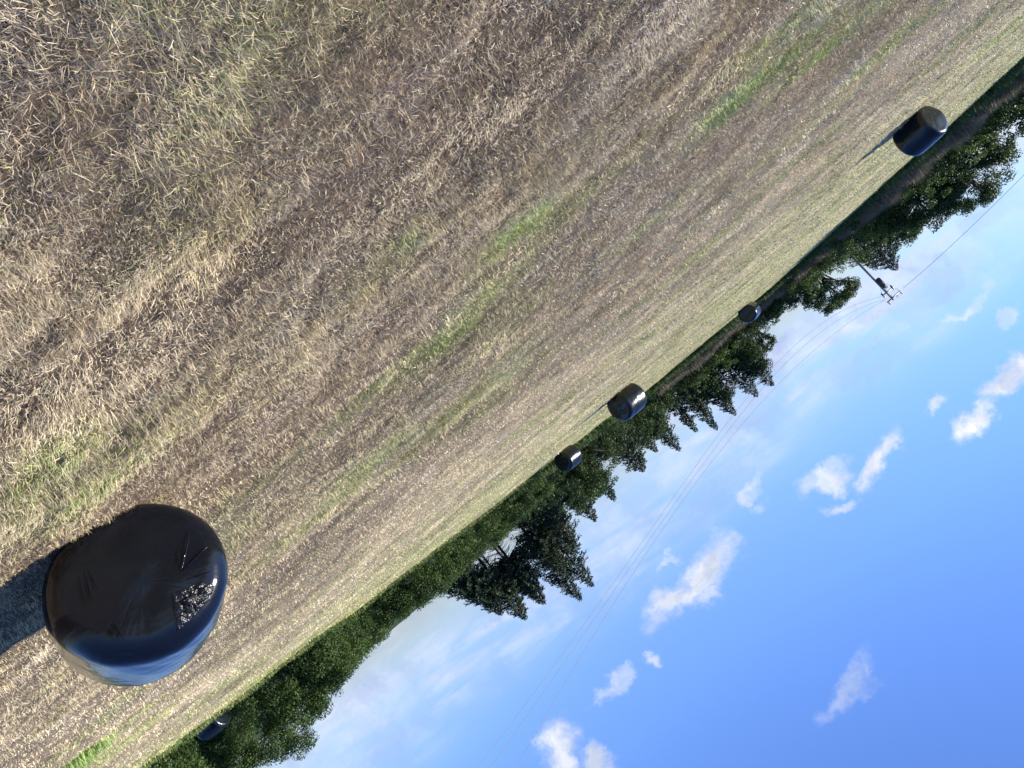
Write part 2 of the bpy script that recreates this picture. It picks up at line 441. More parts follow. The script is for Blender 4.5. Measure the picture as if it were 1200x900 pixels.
STRAW = np.array([0.74, 0.625, 0.42]); BROWN = np.array([0.36, 0.275, 0.190]); OLIVE = np.array([0.44, 0.44, 0.20]); GREEN = np.array([0.35, 0.46, 0.13]); GREY = np.array([0.54, 0.46, 0.32])
PALE = np.array([0.72, 0.62, 0.33])


def mixc(a, b, f): return a * (1 - f[:, None]) + b * f[:, None]


def streak(x, y):
    '''swaths left by the mower: long along X, a few metres apart, paler and darker straw'''
    r = np.hypot(x, y); yy = y + 0.10 * x + 1.6 * (fbm(x * 0.16, y * 0.16, 161, 3) - 0.5) * np.clip(r / 15, 0.3, 2)
    a = fbm(x * 0.28 + 3, yy * 0.55, 141, 5); b = fbm(x * 1.2, yy * 2.2, 151, 5)
    k = 1 + np.clip((r - 3) / 9, 0.25, 1) * ((a - 0.5) * 0.65 + (b - 0.5) * 0.9)
    return np.clip(k, 0.40, 1.5)


def make_ground():
    th = np.concatenate([np.linspace(-math.pi, -1.0, 40)[:-1], np.linspace(-1.0, 1.0, 520), np.linspace(1.0, math.pi, 40)[1:]])
    rr = [0.0, 0.4, 0.8]
    r = 1.1
    while r < 70: rr.append(r); r *= 1.0105
    while r < 4000: rr.append(r); r *= 1.25
    rr = np.array(rr); nr, nt = len(rr), len(th)
    Rg, Tg = np.meshgrid(rr, th, indexing='ij'); x = (Rg * np.sin(Tg)).ravel(); y = (Rg * np.cos(Tg)).ravel()
    z = gheight(x, y)
    g, s, b = cover(x, y)
    rad = np.hypot(x, y)
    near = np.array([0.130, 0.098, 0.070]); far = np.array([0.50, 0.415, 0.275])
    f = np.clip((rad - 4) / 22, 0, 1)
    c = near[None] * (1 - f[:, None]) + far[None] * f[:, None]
    c = mixc(c, np.array([0.18, 0.135, 0.095]), np.clip(b, 0, 1) * 0.6)
    c = mixc(c, np.array([0.27, 0.31, 0.10]), np.clip(g, 0, 1) * (0.35 + 0.4 * f))
    c = c * streak(x, y)[:, None]
    out = np.clip((0.45 - edge_dist(x, y)) / 0.5, 0, 1)
    c = mixc(c, np.array([0.035, 0.055, 0.018]), out)
    i, j = np.meshgrid(np.arange(nr - 1), np.arange(nt - 1), indexing='ij')
    q = np.stack([i * nt + j, (i + 1) * nt + j, (i + 1) * nt + j + 1, i * nt + j + 1], -1).reshape(-1, 4)
    q = q[:, ::-1]
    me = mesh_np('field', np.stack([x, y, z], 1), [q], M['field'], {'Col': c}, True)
    add('field', me, kind='structure')


make_ground()

# ------------------------------------------------------------------ bales (poses first: grass needs them)
# position = centre of the footprint, axis azimuth (direction of the end cap that faces us), radius, length
def bale_profile(R, L, n_r=26, n_b=30, rd=0.17):
    pr = []
    for q in np.linspace(0, 1, n_r)[:-1]:
        pr.append((q * (R - rd), -L / 2 - 0.018 * (1 - q ** 2)))
    for a in np.linspace(0, math.pi / 2, 13)[:-1]:
        pr.append((R - rd + rd * math.sin(a), -L / 2 + rd - rd * math.cos(a)))
    for q in np.linspace(0, 1, n_b):
        pr.append((R + 0.012 * math.sin(q * math.pi), -L / 2 + rd + q * (L - 2 * rd)))
    for a in np.linspace(0, math.pi / 2, 13)[1:]:
        pr.append((R - rd + rd * math.cos(a), L / 2 - rd + rd * math.sin(a)))
    for q in np.linspace(1, 0, n_r)[1:]:
        pr.append((q * (R - rd), L / 2 + 0.018 * (1 - q ** 2)))
    return np.array(pr)


def sag(x, y, z, R):
    """bale settled on the ground: flat foot, wider below; z measured from the axis"""
    zz = z * 0.955
    w = 1 + 0.035 * np.clip(-z / R, -0.4, 1)
    k = -0.80 * R
    zz = np.where(zz < k, k + (zz - k) * 0.35, zz)
    return x * w * 1.015, y * (1 + 0.02 * np.clip(-z / R, 0, 1)), zz


def bale_foot(R): return -(-0.80 * R + (-R * 0.955 + 0.80 * R) * 0.35) - 0.008


def bale_mesh(name, R, L, seed, nth=96, wrinkle=1.0):
    pr = bale_profile(R, L); th = np.arange(nth) / nth * 2 * np.pi
    P, T = np.meshgrid(np.arange(len(pr)), th, indexing='ij'); rr = pr[P, 0]; yy = pr[P, 1]
    n = fbm(np.cos(T) * 2.2 + 5, np.sin(T) * 2.2 + yy * 3.0, seed, 3) - 0.5
    rr2 = rr * (1 + 0.030 * n * wrinkle)
    # film bands wound over the bale: faint facets on barrel and cap
    band = np.abs(((yy * 7.5 + 0.35 * np.sin(T * 1.0 + seed)) % 1.0) - 0.5) * 2
    rr2 = rr2 + np.where(rr > R * 0.8, 0.0010 * band * wrinkle, 0)
    fold = np.sin(T * 9 + seed) * np.sin(T * 23 + 2 * seed) * np.exp(-((rr - R * 0.55) / (R * 0.35)) ** 2)
    yy2 = yy + np.sign(yy) * 0.0003 * fold * wrinkle * (np.abs(yy) > L / 2 - 0.12) + np.sign(yy) * 0.030 * (fbm(rr * np.cos(T) * 2.2 + 9, rr * np.sin(T) * 2.2, seed + 5, 3) - 0.5) * (np.abs(yy) > L / 2 - 0.10) * wrinkle
    x = rr2 * np.sin(T); z = rr2 * np.cos(T)
    x, yy2, z = sag(x, yy2, z, R)
    z = z + bale_foot(R)
    v = np.stack([x, yy2, z], -1).reshape(-1, 3)
    i, j = np.meshgrid(np.arange(len(pr) - 1), np.arange(nth), indexing='ij'); j2 = (j + 1) % nth
    q = np.stack([i * nth + j, (i + 1) * nth + j, (i + 1) * nth + j2, i * nth + j2], -1).reshape(-1, 4)
    return mesh_np(name, v, [q[:, ::-1]], M['film'], None, True)


def face_az(nx, ny):
    """rotation that turns local -Y towards (nx, ny)"""
    return math.atan2(ny, nx) + math.pi / 2


BIG = (2.937, 5.10, 0.545, 1.08, -0.64)
BA = (-14.327, 22.702, 0.566, 1.13, -0.489)
BC = (-3.673, 36.285, 0.732, 1.459, 0.923)
BD = (0.302, 47.594, 0.703, 1.35, 0.778)
BE = (-18.486, 61.347, 0.753, 1.571, 0.607)
BF = (17.0, 28.6, 0.50, 1.04, -1.441)
BALES = [BIG, BA, BC, BD, BE, BF]

big = thing('silage_bale', (BIG[0], BIG[1], 0), 'largest and nearest black wrapped round bale with a torn crumpled patch on its end', 'hay bale', 'black wrapped bales on the mown field', BIG[4])
add('wrap', bale_mesh('big_wrap', BIG[2], BIG[3], 4, 160, 1.0), big)


def on_cap(px, py):
    """where the sight line of a photo pixel meets the big bale's near end: local x, z"""
    a, b = ray(px, py); d = Vector((a, 1, b)); o = Vector((0, 0, H))
    q = Matrix.Rotation(-BIG[4], 3, 'Z'); d = q @ d; o = q @ (o - Vector((BIG[0], BIG[1], 0)))
    s = (-BIG[3] / 2 - o.y) / d.y; p = o + d * s
    return p.x, p.z


PRF = bale_profile(BIG[2], BIG[3])
def cap_point(x, z, lift):
    """point on the near end of the big bale at local x, z, pushed out by lift"""
    zc = z - bale_foot(BIG[2]); rho = np.hypot(x, zc / 0.955)
    k = len(PRF) // 2
    rho_c = np.minimum(rho, BIG[2] * 0.995)
    yy = np.interp(rho_c, PRF[:k, 0], PRF[:k, 1])
    return np.stack([x, yy - lift, z], -1)


def cap_patch():
    # corners follow the tear seen in the photo: apex inwards, outer side along the rim
    poly = [on_cap(202, 696), on_cap(226, 686), on_cap(238, 681), on_cap(252, 685), on_cap(247, 701), on_cap(229, 721), on_cap(208, 739), on_cap(205, 720)]
    P = np.array(poly); c = P.mean(0)
    nr_, nt_ = 44, 200; V = []
    per = np.concatenate([P, P[:1]]); seg = np.linalg.norm(np.diff(per, axis=0), axis=1); cum = np.concatenate([[0], np.cumsum(seg)])
    for i in range(nr_ + 1):
        for j in range(nt_):
            s = cum[-1] * j / nt_; ex = np.interp(s, cum, per[:, 0]); ez = np.interp(s, cum, per[:, 1])
            q = i / nr_; jit = 0.012 * (vnoise(np.array(j * 0.9), np.array(3.0), 5) - 0.5) * q
            V.append((c[0] + (ex - c[0]) * (q + jit), c[1] + (ez - c[1]) * (q + jit)))
    V = np.array(V); x, z = V[:, 0], V[:, 1]
    cr_ = np.abs(fbm(x * 46 + z * 20, z * 62, 5, 3) - 0.5) * 2
    cr2 = np.abs(vnoise(x * 22 + z * 14, z * 30, 9) - 0.5) * 2
    qq = np.repeat(np.arange(nr_ + 1), nt_) / nr_
    lift = 0.005 + (0.018 * cr_ + 0.022 * cr2) * (1 - 0.75 * qq ** 4)
    pts = cap_point(x, z, lift)
    edge = np.repeat(np.arange(nr_ + 1), nt_) == nr_
    pts[edge, 1] += 0.012
    f = [[i * nt_ + j, i * nt_ + (j + 1) % nt_, (i + 1) * nt_ + (j + 1) % nt_, (i + 1) * nt_ + j] for i in range(nr_) for j in range(nt_)]
    add('torn_flap', mesh_np('torn_flap', pts, [np.array(f)], M['crumple'], None, True), big)


cap_patch()


def cap_fold(p0, p1, w, lift, seed):
    a = np.array(on_cap(*p0)); b = np.array(on_cap(*p1)); n = 26; d = (b - a); Ln = np.linalg.norm(d); nrm = np.array([-d[1], d[0]]) / Ln
    V = []; F_ = []
    for i in range(n + 1):
        q = i / n; wob = 0.35 * w * (vnoise(np.array(q * 6.0), np.array(seed * 1.7), seed) - 0.5)
        ww = w * (0.25 + math.sin(min(q * 1.15, 1) * math.pi) * 0.75) * (0.8 + 0.4 * float(vnoise(np.array(q * 11.0), np.array(1.0), seed + 3)))
        for k, (o_, l_) in enumerate(((-1, -0.004), (-0.35, lift * 0.8), (0.1, lift), (0.4, lift * 0.3), (1, -0.004))):
            c = a + d * q + nrm * (wob + ww * o_)
            V.append(cap_point(np.array(c[0]), np.array(c[1]), 0.010 + l_ * (0.5 + ww / w * 0.5)))
        if i:
            for k in range(4): F_.append([(i - 1) * 5 + k, (i - 1) * 5 + k + 1, i * 5 + k + 1, i * 5 + k])
    add('film_fold', mesh_np('film_fold', np.array(V).reshape(-1, 3), [np.array(F_)], M['film'], None, True), big)


for k, (p0, p1, w, lf) in enumerate([((213, 668), (223, 622), .006, .0045), ((214, 670), (244, 640), .007, .0055), ((210, 662), (211, 641), .004, .004), ((218, 680), (247, 669), .004, .003),
                                     ((98, 668), (110, 706), .008, .006), ((92, 674), (103, 710), .006, .0045), ((101, 664), (115, 692), .005, .004),
                                     ((128, 737), (139, 751), .007, .006), ((134, 732), (146, 751), .005, .005)]):
    cap_fold(p0, p1, w, lf, k + 2)

for nm, bb, lab in (('a', BA, 'black wrapped bale left of the utility pole, casting a long thin shadow'),
                    ('c', BC, 'black wrapped bale with a silvery sun streak, larger one of the central pair'),
                    ('d', BD, 'black wrapped bale in front of the dark round bush, smaller one of the central pair'),
                    ('e', BE, 'smallest and farthest black wrapped bale, touching the weedy verge below the pine'),
                    ('f', BF, 'black wrapped bale with a bright grey sunlit end, close against the green hedge')):
    o = thing('silage_bale', (bb[0], bb[1], -0.38 if bb is BF else 0.0), lab, 'hay bale', 'black wrapped bales on the mown field', bb[4])
    small_me = bale_mesh('bale_wrap', 0.62, 1.25, 9 + 5 * ord(nm), 72, 1.9); small_me.materials.clear(); small_me.materials.append(M['dullfilm'])
    w = add('wrap', small_me, o); w.scale = (bb[2] / 0.62, bb[3] / 1.25, bb[2] / 0.62)

# ------------------------------------------------------------------ mown grass
def blades(n, r0, r1, L, W, upright, seed, a0=-0.86, a1=0.84, fade=True, seg2=True):
    """n blades uniformly over the ring sector r0..r1; returns verts, quads, tris, colours"""
    q = np.random.RandomState(seed)
    r = np.sqrt(q.uniform(r0 ** 2, r1 ** 2, n)); th = q.uniform(a0, a1, n)
    x = r * np.sin(th); y = r * np.cos(th)
    keep = edge_dist(x, y) > 0
    keep &= q.rand(n) < 0.12 + 1.45 * fbm(x * 6, y * 7, 91, 3)
    for (bx, by, R, Lb, rz) in BALES:
        dx = x - bx; dy = y - by; lx = dx * math.cos(-rz) - dy * math.sin(-rz); ly = dx * math.sin(-rz) + dy * math.cos(-rz)
        keep &= ~((np.abs(lx) < R * 0.62) & (np.abs(ly) < Lb * 0.46))
    x, y, r = x[keep], y[keep], r[keep]
    g, s, b = cover(x, y); kp = q.rand(len(x)) > 0.42 * np.clip(b, 0, 1) * np.clip(1.5 - r / 9, 0.2, 1)
    x, y, r, g, s, b = x[kp], y[kp], r[kp], g[kp], s[kp], b[kp]; n = len(x)
    tuft = 0.6 * fbm(x * 2.6, y * 3.2, 95, 3) + 0.4 * fbm(x * 9, y * 9, 96, 2); tuft = np.clip((tuft - 0.36) * 3.6, 0.08, 1.5)
    ln = L * q.uniform(0.45, 1.25, n) * (0.45 + 0.65 * tuft) * (1 + 0.35 * np.clip(g, 0, 1))
    up = q.rand(n) < upright * (0.75 + 0.35 * tuft)
    # stubble leans together in locks; loose cut stalks lie anyhow between them
    lock = 2 * np.pi * 1.2 * fbm(x * 1.3, y * 1.3, 99, 3)
    pitch = np.where(up, q.normal(60, 15, n) - 16 * (fbm(x * 3, y * 3, 97, 2) - 0.5) * 2, q.normal(12, 12, n)); pitch = np.radians(np.clip(pitch, -4, 88))
    az = np.where(q.rand(n) < 0.62, q.normal(0, 0.6, n) + lock, q.uniform(0, 2 * np.pi, n))
    d = np.stack([np.cos(az) * np.cos(pitch), np.sin(az) * np.cos(pitch), np.sin(pitch)], 1)
    p0 = np.stack([x, y, gheight(x, y) - 0.004 + np.where(up, 0, q.uniform(0.0, 0.045, n) * (0.4 + 0.6 * tuft))], 1)
    bend = q.normal(0, 0.35, (n, 3)); bend[:, 2] = -np.abs(bend[:, 2]) * np.where(up, 0.9, 0.25)
    w = W * q.uniform(0.6, 1.4, n)
    sd_ = np.stack([-np.sin(az), np.cos(az), q.normal(0, 0.5, n)], 1); sd_ /= np.linalg.norm(sd_, axis=1)[:, None]
    p1 = p0 + d * (ln * 0.55)[:, None]; p2 = p1 + (d + bend * 0.8) * (ln * 0.45)[:, None]
    p2[:, 2] = np.maximum(p2[:, 2], gheight(p2[:, 0], p2[:, 1]) + 0.002)
    V = np.stack([p0 - sd_ * (w * 0.5)[:, None], p0 + sd_ * (w * 0.5)[:, None], p1 + sd_ * (w * 0.42)[:, None], p1 - sd_ * (w * 0.42)[:, None], p2], 1).reshape(-1, 3)
    i = np.arange(n) * 5
    Q = np.stack([i, i + 1, i + 2, i + 3], 1); T = np.stack([i + 3, i + 2, i + 4], 1)
    # colour per blade
    u = q.rand(n)
    c = np.where((u < 0.60)[:, None], STRAW[None], np.where((u < 0.86)[:, None], GREY[None], BROWN[None] * 1.2))
    c = np.where((q.rand(n) < 0.55 * np.clip(b, 0, 1))[:, None], BROWN[None] * 1.15, c)
    c = np.where((q.rand(n) < 0.6 * s)[:, None], PALE[None], c)
    isg = q.rand(n) < (0.035 + 0.62 * np.clip(g, 0, 1.3))
    c = np.where(isg[:, None], mixc(np.repeat(OLIVE[None], n, 0), GREEN, np.clip(g * 1.1 - 0.05, 0, 1)) * (0.9 + 0.4 * q.rand(n))[:, None], c)
    c = c * q.uniform(0.70, 1.22, n)[:, None] * (0.72 + 0.56 * fbm(x * 1.7, y * 2.6, 101, 3))[:, None] * streak(x, y)[:, None]
    return V, Q, T, np.repeat(c, 5, axis=0)


def build_grass(name, sets, **props):
    Vs, Qs, Ts, Cs = [], [], [], []; n = 0
    for s in sets:
        V, Q, T, C = s; Vs.append(V); Qs.append(Q + n); Ts.append(T + n); Cs.append(C); n += len(V)
    me = mesh_np(name, np.concatenate(Vs), [np.concatenate(Qs), np.concatenate(Ts)], M['blade'], {'Col': np.concatenate(Cs)})
    return add(name, me, **props)


build_grass('mown_grass', [
    blades(300000, 1.0, 3.2, 0.058, 0.0015, 0.80, 1, -0.9, 0.9),
    blades(330000, 3.2, 6.0, 0.058, 0.0021, 0.80, 2),
    blades(340000, 6.0, 11.0, 0.058, 0.0036, 0.80, 3),
    blades(240000, 11.0, 20.0, 0.060, 0.0072, 0.78, 4),
    blades(190000, 20.0, 36.0, 0.062, 0.014, 0.75, 5),
    blades(130000, 36.0, 72.0, 0.075, 0.027, 0.75, 6),
], kind='stuff', label='dry mown hay stubble with patches of green regrowth over the whole field')


def tall_grass(name, segs, n, off0, off1, h0, h1, W, c1, c2, seed, **props):
    """upright stems in a strip beyond the field edge; segs: azimuth range"""
    q = np.random.RandomState(seed)
    th = q.uniform(segs[0], segs[1], n); r = np.interp(th, TH, BR) + q.uniform(off0, off1, n)
    r = r + 1.3 * (fbm(th * 45, th * 0, seed + 9, 3) - 0.55)
    x = r * np.sin(th); y = r * np.cos(th)
    big_ = 0.6 + 0.8 * fbm(x * 0.7, y * 0.7, seed, 3)
    h = q.uniform(h0, h1, n) * big_
    az = q.uniform(0, 2 * np.pi, n); lean = np.abs(q.normal(0.12, 0.16, n))
    d = np.stack([np.cos(az) * np.sin(lean), np.sin(az) * np.sin(lean), np.cos(lean)], 1)
    p0 = np.stack([x, y, gheight(x, y) - 0.02], 1); p1 = p0 + d * (h * 0.6)[:, None]
    p2 = p1 + (d + q.normal(0, 0.22, (n, 3))) * (h * 0.4)[:, None]
    a2 = q.uniform(0, np.pi, n); sd_ = np.stack([np.cos(a2), np.sin(a2), 0 * a2], 1); w = W * q.uniform(0.5, 1.5, n)
    V = np.stack([p0 - sd_ * w[:, None] / 2, p0 + sd_ * w[:, None] / 2, p1 + sd_ * w[:, None] / 2, p1 - sd_ * w[:, None] / 2, p2], 1).reshape(-1, 3)
    i = np.arange(n) * 5; Q = np.stack([i, i + 1, i + 2, i + 3], 1); T = np.stack([i + 3, i + 2, i + 4], 1)
    f = np.clip(fbm(x * 0.9, y * 0.9, seed + 4, 3) * 1.6 - 0.3 + q.normal(0, 0.2, n), 0, 1)
    c = mixc(np.repeat(np.array(c1)[None], n, 0), np.array(c2), f) * q.uniform(0.6, 1.35, n)[:, None]
    return build_grass(name, [(V, Q, T, np.repeat(c, 5, 0))], **props)


tall_grass('verge_grass', (-0.95, 0.10), 90000, -0.1, 2.2, 0.25, 0.60, 0.035, (0.050, 0.090, 0.026), (0.085, 0.130, 0.040), 21, kind='stuff', label='dark green uncut grass along the field margin')
tall_grass('dead_weeds', (-0.95, -0.14), 70000, 1.8, 3.6, 0.85, 1.30, 0.035, (0.26, 0.205, 0.155), (0.17, 0.165, 0.090), 22, kind='stuff', label='tall brown dead weeds behind the green margin')
tall_grass('hedge_foot_grass', (0.05, 0.95), 20000, -0.7, 0.5, 0.05, 0.22, 0.018, (0.080, 0.130, 0.035), (0.16, 0.19, 0.06), 23, kind='stuff', label='uncut green grass at the foot of the hedge')

def green_tuft():
    q = np.random.RandomState(4); gx, gy = gnd(88, 893); n = 1500
    x = gx + q.normal(0, 0.30, n); y = gy + q.normal(0, 0.22, n); h = q.uniform(0.10, 0.24, n)
    az = q.uniform(0, 6.283, n); ln = np.abs(q.normal(0.35, 0.2, n)); d = np.stack([np.cos(az) * np.sin(ln), np.sin(az) * np.sin(ln), np.cos(ln)], 1)
    p0 = np.stack([x - gx, y - gy, gheight(x, y) - 0.01], 1); p1 = p0 + d * (h * .6)[:, None]; p2 = p1 + (d + q.normal(0, .35, (n, 3))) * (h * .4)[:, None]
    sd_ = np.stack([-np.sin(az), np.cos(az), 0 * az], 1) * 0.005
    V = np.stack([p0 - sd_, p0 + sd_, p1 + sd_, p1 - sd_, p2], 1).reshape(-1, 3); i = np.arange(n) * 5
    c = np.array([0.24, 0.34, 0.10]) * q.uniform(0.6, 1.4, n)[:, None]
    o = add('grass_tuft', mesh_np('grass_tuft', V, [np.stack([i, i + 1, i + 2, i + 3], 1), np.stack([i + 3, i + 2, i + 4], 1)], M['blade'], {'Col': np.repeat(c, 5, 0)}))
    o.location = (gx, gy, 0); o['label'] = 'bright green grass tuft standing alone in the straw beyond the largest bale'; o['category'] = 'grass tuft'


green_tuft()

# ------------------------------------------------------------------ foliage builders
def leaf_mesh(name, P, N, size, tint, mat, seed, asp=0.6):
    """one rhombus leaf (or leaf spray) per point"""
    q = np.random.RandomState(seed); n = len(P)
    N = N / (np.linalg.norm(N, axis=1)[:, None] + 1e-9)
    N = N + q.normal(0, 0.75, (n, 3)); N /= np.linalg.norm(N, axis=1)[:, None] + 1e-9
    A = np.cross(N, q.normal(0, 1, (n, 3))); A /= np.linalg.norm(A, axis=1)[:, None] + 1e-9; Bv = np.cross(N, A)
    s = (size * q.uniform(0.55, 1.35, n))[:, None]
    V = np.stack([P - A * s * .5, P + Bv * s * asp * .5 + N * s * .08, P + A * s * .5, P - Bv * s * asp * .5 + N * s * .08], 1).reshape(-1, 3)
    i = np.arange(n) * 4
    return mesh_np(name, V, [np.stack([i, i + 1, i + 2, i + 3], 1)], mat, {'tint': np.repeat(tint, 4)})


def cloud_points(q, clumps, dens, zmin=0.02):
    """leaf points on and in a set of clumps (centre, radii)"""
    Ps, Ns, Ts = [], [], []
    for (c, rad) in clumps:
        n = max(12, int(dens * rad[0] * rad[2]))
        d = q.normal(0, 1, (n, 3)); d /= np.linalg.norm(d, axis=1)[:, None]
        k = q.beta(4, 1.3, n); k = k * (0.8 + 0.45 * vnoise(d[:, 0] * 3 + c[0], d[:, 2] * 3 + c[1], 3))
        p = np.array(c) + d * np.array(rad) * k[:, None]
        Ps.append(p); Ns.append(d + np.array([0, 0, 0.5])); Ts.append(np.full(n, q.uniform(0.25, 0.75)) + q.normal(0, 0.16, n))
    P = np.concatenate(Ps); keep = P[:, 2] > zmin
    return P[keep], np.concatenate(Ns)[keep], np.clip(np.concatenate(Ts)[keep], 0, 1)


def behind_edge(a, Y, width, gap):
    '''keep a plant at slope a at least 'gap' metres beyond the field edge, same apparent width'''
    r = np.interp(math.atan(a), TH, BR); Yn = max(Y, r * math.cos(math.atan(a)) + gap)
    return Yn, width * Yn / Y


def broadleaf(px, top, Y, width, label, mat='oak', leaf=0.15, dens=980, base=0.25, seed=1, bark='bark', cat='tree', group=None, nm='broadleaf_tree', round_=1.0):
    """tree whose trunk stands at the azimuth of pixel px (x,y), top at slope 'top'"""
    Y, width = behind_edge(px, Y, width, 8 + (seed % 3))
    q = np.random.RandomState(seed); a = px; x0, y0 = a * Y, Y; ht = H + top * Y; W = width / 2
    root = thing(nm, (x0, y0, 0), label, cat, group)
    zc = ht * (base + 1) / 2; rh = ht * (1 - base) / 2
    cl = []; nb = int(26 + 10 * W)
    for k in range(nb):
        d = q.normal(0, 1, 3); d /= np.linalg.norm(d); kk = q.uniform(0.35, 0.86) ** 0.6
        c = np.array([d[0] * W * kk, d[1] * W * kk, zc + d[2] * rh * kk * round_]); rr = q.uniform(0.20, 0.34) * min(W, rh) * 1.05
        if c[2] + rr * 0.8 > ht: c[2] = ht - rr * 0.8
        cl.append((c, (rr * 1.15, rr * 1.15, rr * 0.85)))
    P, N, T = cloud_points(q, cl, dens)
    add('crown', leaf_mesh('crown', P, N, leaf, T, M[mat], seed), root)
    b = Buf(); tr = 0.035 * ht + 0.03
    b.tube([(0, 0, -0.1), (0.03 * W, 0, ht * 0.25), (0.05 * W, 0.02, ht * 0.55), (0, 0, ht * 0.85)], [tr, tr * .8, tr * .5, tr * .12], 7)
    for k in range(14):
        c = cl[k][0]; z0 = ht * q.uniform(0.15, 0.5)
        mid = np.array([c[0] * .45, c[1] * .45, (z0 + c[2]) / 2 + 0.1]); b.tube([(0.03 * W, 0, z0), mid, c], [tr * .35, tr * .22, tr * .06], 5)
    add('trunk', b.mesh('trunk', M[bark]), root)
    return root


def conifer(a, top, Y, width, label, bare=0.15, seed=1, dens=1.0, droop=0.35, mat='spruce', group='tall spruces beyond the hedge', lean=0.0, taper=0.85, bark='bark', nm='spruce_tree', spray=0.21):
    Y, width = behind_edge(a, Y, width, 8.5 + (seed % 4) * 0.8)
    q = np.random.RandomState(seed); ht = H + top * Y; W = width / 2 * (1.42 if a > 0.05 else 1.5)
    root = thing(nm, (a * Y, Y, 0), label, 'tree', group)
    b = Buf(); tr = 0.014 * ht + 0.03
    ax = lambda z: np.array([lean * z, 0.0, z])
    b.tube([ax(-0.1), ax(ht * .35), ax(ht * .7), ax(ht * .98)], [tr, tr * .75, tr * .4, 0.012], 7)
    PV = []; TI = []
    nb = int(95 * ht / 8 * dens) + 40
    for k in range(nb):
        f = (k + q.rand()) / nb; z = ht * (bare + (0.985 - bare) * f)
        az = k * 2.39996 + q.normal(0, 0.4)
        Lb = W * (1 - f) ** taper * q.uniform(0.55, 1.2) * (0.8 + 0.4 * float(vnoise(np.array(az * 0.7), np.array(f * 6.0), seed))) + 0.12
        if f < 0.12: Lb *= q.uniform(0.4, 1.0)
        d = np.array([math.cos(az), math.sin(az), 0]); n = 7; pts = []
        for i in range(n):
            s = i / (n - 1); pts.append(ax(z) + d * Lb * s + np.array([0, 0, Lb * (0.12 * s - droop * s * s + 0.12 * s ** 4 * 1.0)]))
        pts = np.array(pts); b.tube(pts, np.linspace(0.018 + 0.012 * Lb, 0.006, n), 4, cap=False)
        nt_ = int(12 + 36 * Lb)
        t = q.uniform(0.12, 1.0, nt_) ** 0.8; c = np.stack([np.interp(t, np.linspace(0, 1, n), pts[:, i]) for i in range(3)], 1)
        c = c + np.array([-d[1], d[0], 0]) * (q.normal(0, 0.13, nt_) * Lb * (1.1 - t))[:, None] + np.stack([0 * t, 0 * t, -np.abs(q.normal(0, 0.09, nt_))], 1)
        side = np.array([-d[1], d[0], 0]); sgn = q.choice([-1, 1], nt_)
        ln = spray * q.choice([0.8, 0.9, 1.9], nt_) * q.uniform(0.6, 1.2, nt_) * (1.15 - 0.5 * t) * min(1, 0.5 + 0.5 * Lb)
        dr = d * 0.65 + side * (sgn * q.uniform(0.1, 1.3, nt_))[:, None] + np.stack([np.zeros(nt_), np.zeros(nt_), q.normal(-0.45, 0.45, nt_)], 1)
        dr /= np.linalg.norm(dr, axis=1)[:, None]
        wv = np.cross(dr, q.normal(0, 1, (nt_, 3))); wv /= np.linalg.norm(wv, axis=1)[:, None]; w = np.minimum(ln * 0.20 + 0.012, 0.05)[:, None]
        PV.append(np.stack([c, c + dr * ln[:, None] * .5 + wv * w, c + dr * ln[:, None], c + dr * ln[:, None] * .5 - wv * w], 1).reshape(-1, 3))
        TI.append(np.repeat(np.clip(q.normal(0.45, 0.18, nt_) + 0.15 * t, 0, 1), 4))
    # leader
    V = np.concatenate(PV); i = np.arange(len(V) // 4) * 4
    add('crown', mesh_np('crown', V, [np.stack([i, i + 1, i + 2, i + 3], 1)], M[mat], {'tint': np.concatenate(TI)}), root)
    # bare dead twigs low on the trunk
    for k in range(int(95 * min(bare * 3, 1.5))):
        z = ht * q.uniform(0.08, bare + 0.15); az = q.uniform(0, 6.28); Lb = W * q.uniform(0.2, 0.75)
        d = np.array([math.cos(az), math.sin(az), -0.25]); b.tube([ax(z), ax(z) + d * Lb * .5, ax(z) + d * Lb + np.array([0, 0, -.1 * Lb])], [0.02, 0.014, 0.005], 4, cap=False)
    add('trunk', b.mesh('trunk', M[bark]), root)
    return root


def bush(a, top, Y, width, label, mat='bush', leaf=0.12, dens=800, seed=1, depth=None, nm='bush', group='bushes behind the field margin'):
    Y, width = behind_edge(a, Y, width, 5.4)
    q = np.random.RandomState(seed); ht = H + top * Y; W = width / 2; D = (depth or width) / 2
    root = thing(nm, (a * Y, Y, 0), label, 'bush', group)
    cl = []
    for k in range(int(18 + 9 * W)):
        u = q.uniform(-1, 1); v = q.uniform(-1, 1) * 0.9; zt = ht * (1 - 0.35 * u * u) * q.uniform(0.82, 1.0)
        rr = q.uniform(0.28, 0.48) * min(1.0, ht * 0.35)
        z = q.uniform(0.08, 1) ** 0.7 * (zt - rr * 0.9); cl.append((np.array([u * W, v * D, max(z, rr * .4)]), (rr * 1.2, rr * 1.1, rr)))
    for k in range(5): cl.append((np.array([q.uniform(-.5, .5) * W, q.uniform(-.5, .5) * D, ht - 0.22]), (0.3, 0.3, 0.25)))
    P, N, T = cloud_points(q, cl, dens)
    add('crown', leaf_mesh('crown', P, N, leaf, T, M[mat], seed), root)
    b = Buf()
    for k in range(9):
        c = cl[k][0]; b.tube([(0, 0, -0.05), (c[0] * .4, c[1] * .4, c[2] * .55), c], [0.05, 0.035, 0.012], 5)
    add('stem', b.mesh('stem', M['bark']), root)
    return root


def S(px, py): return ray(px, py)


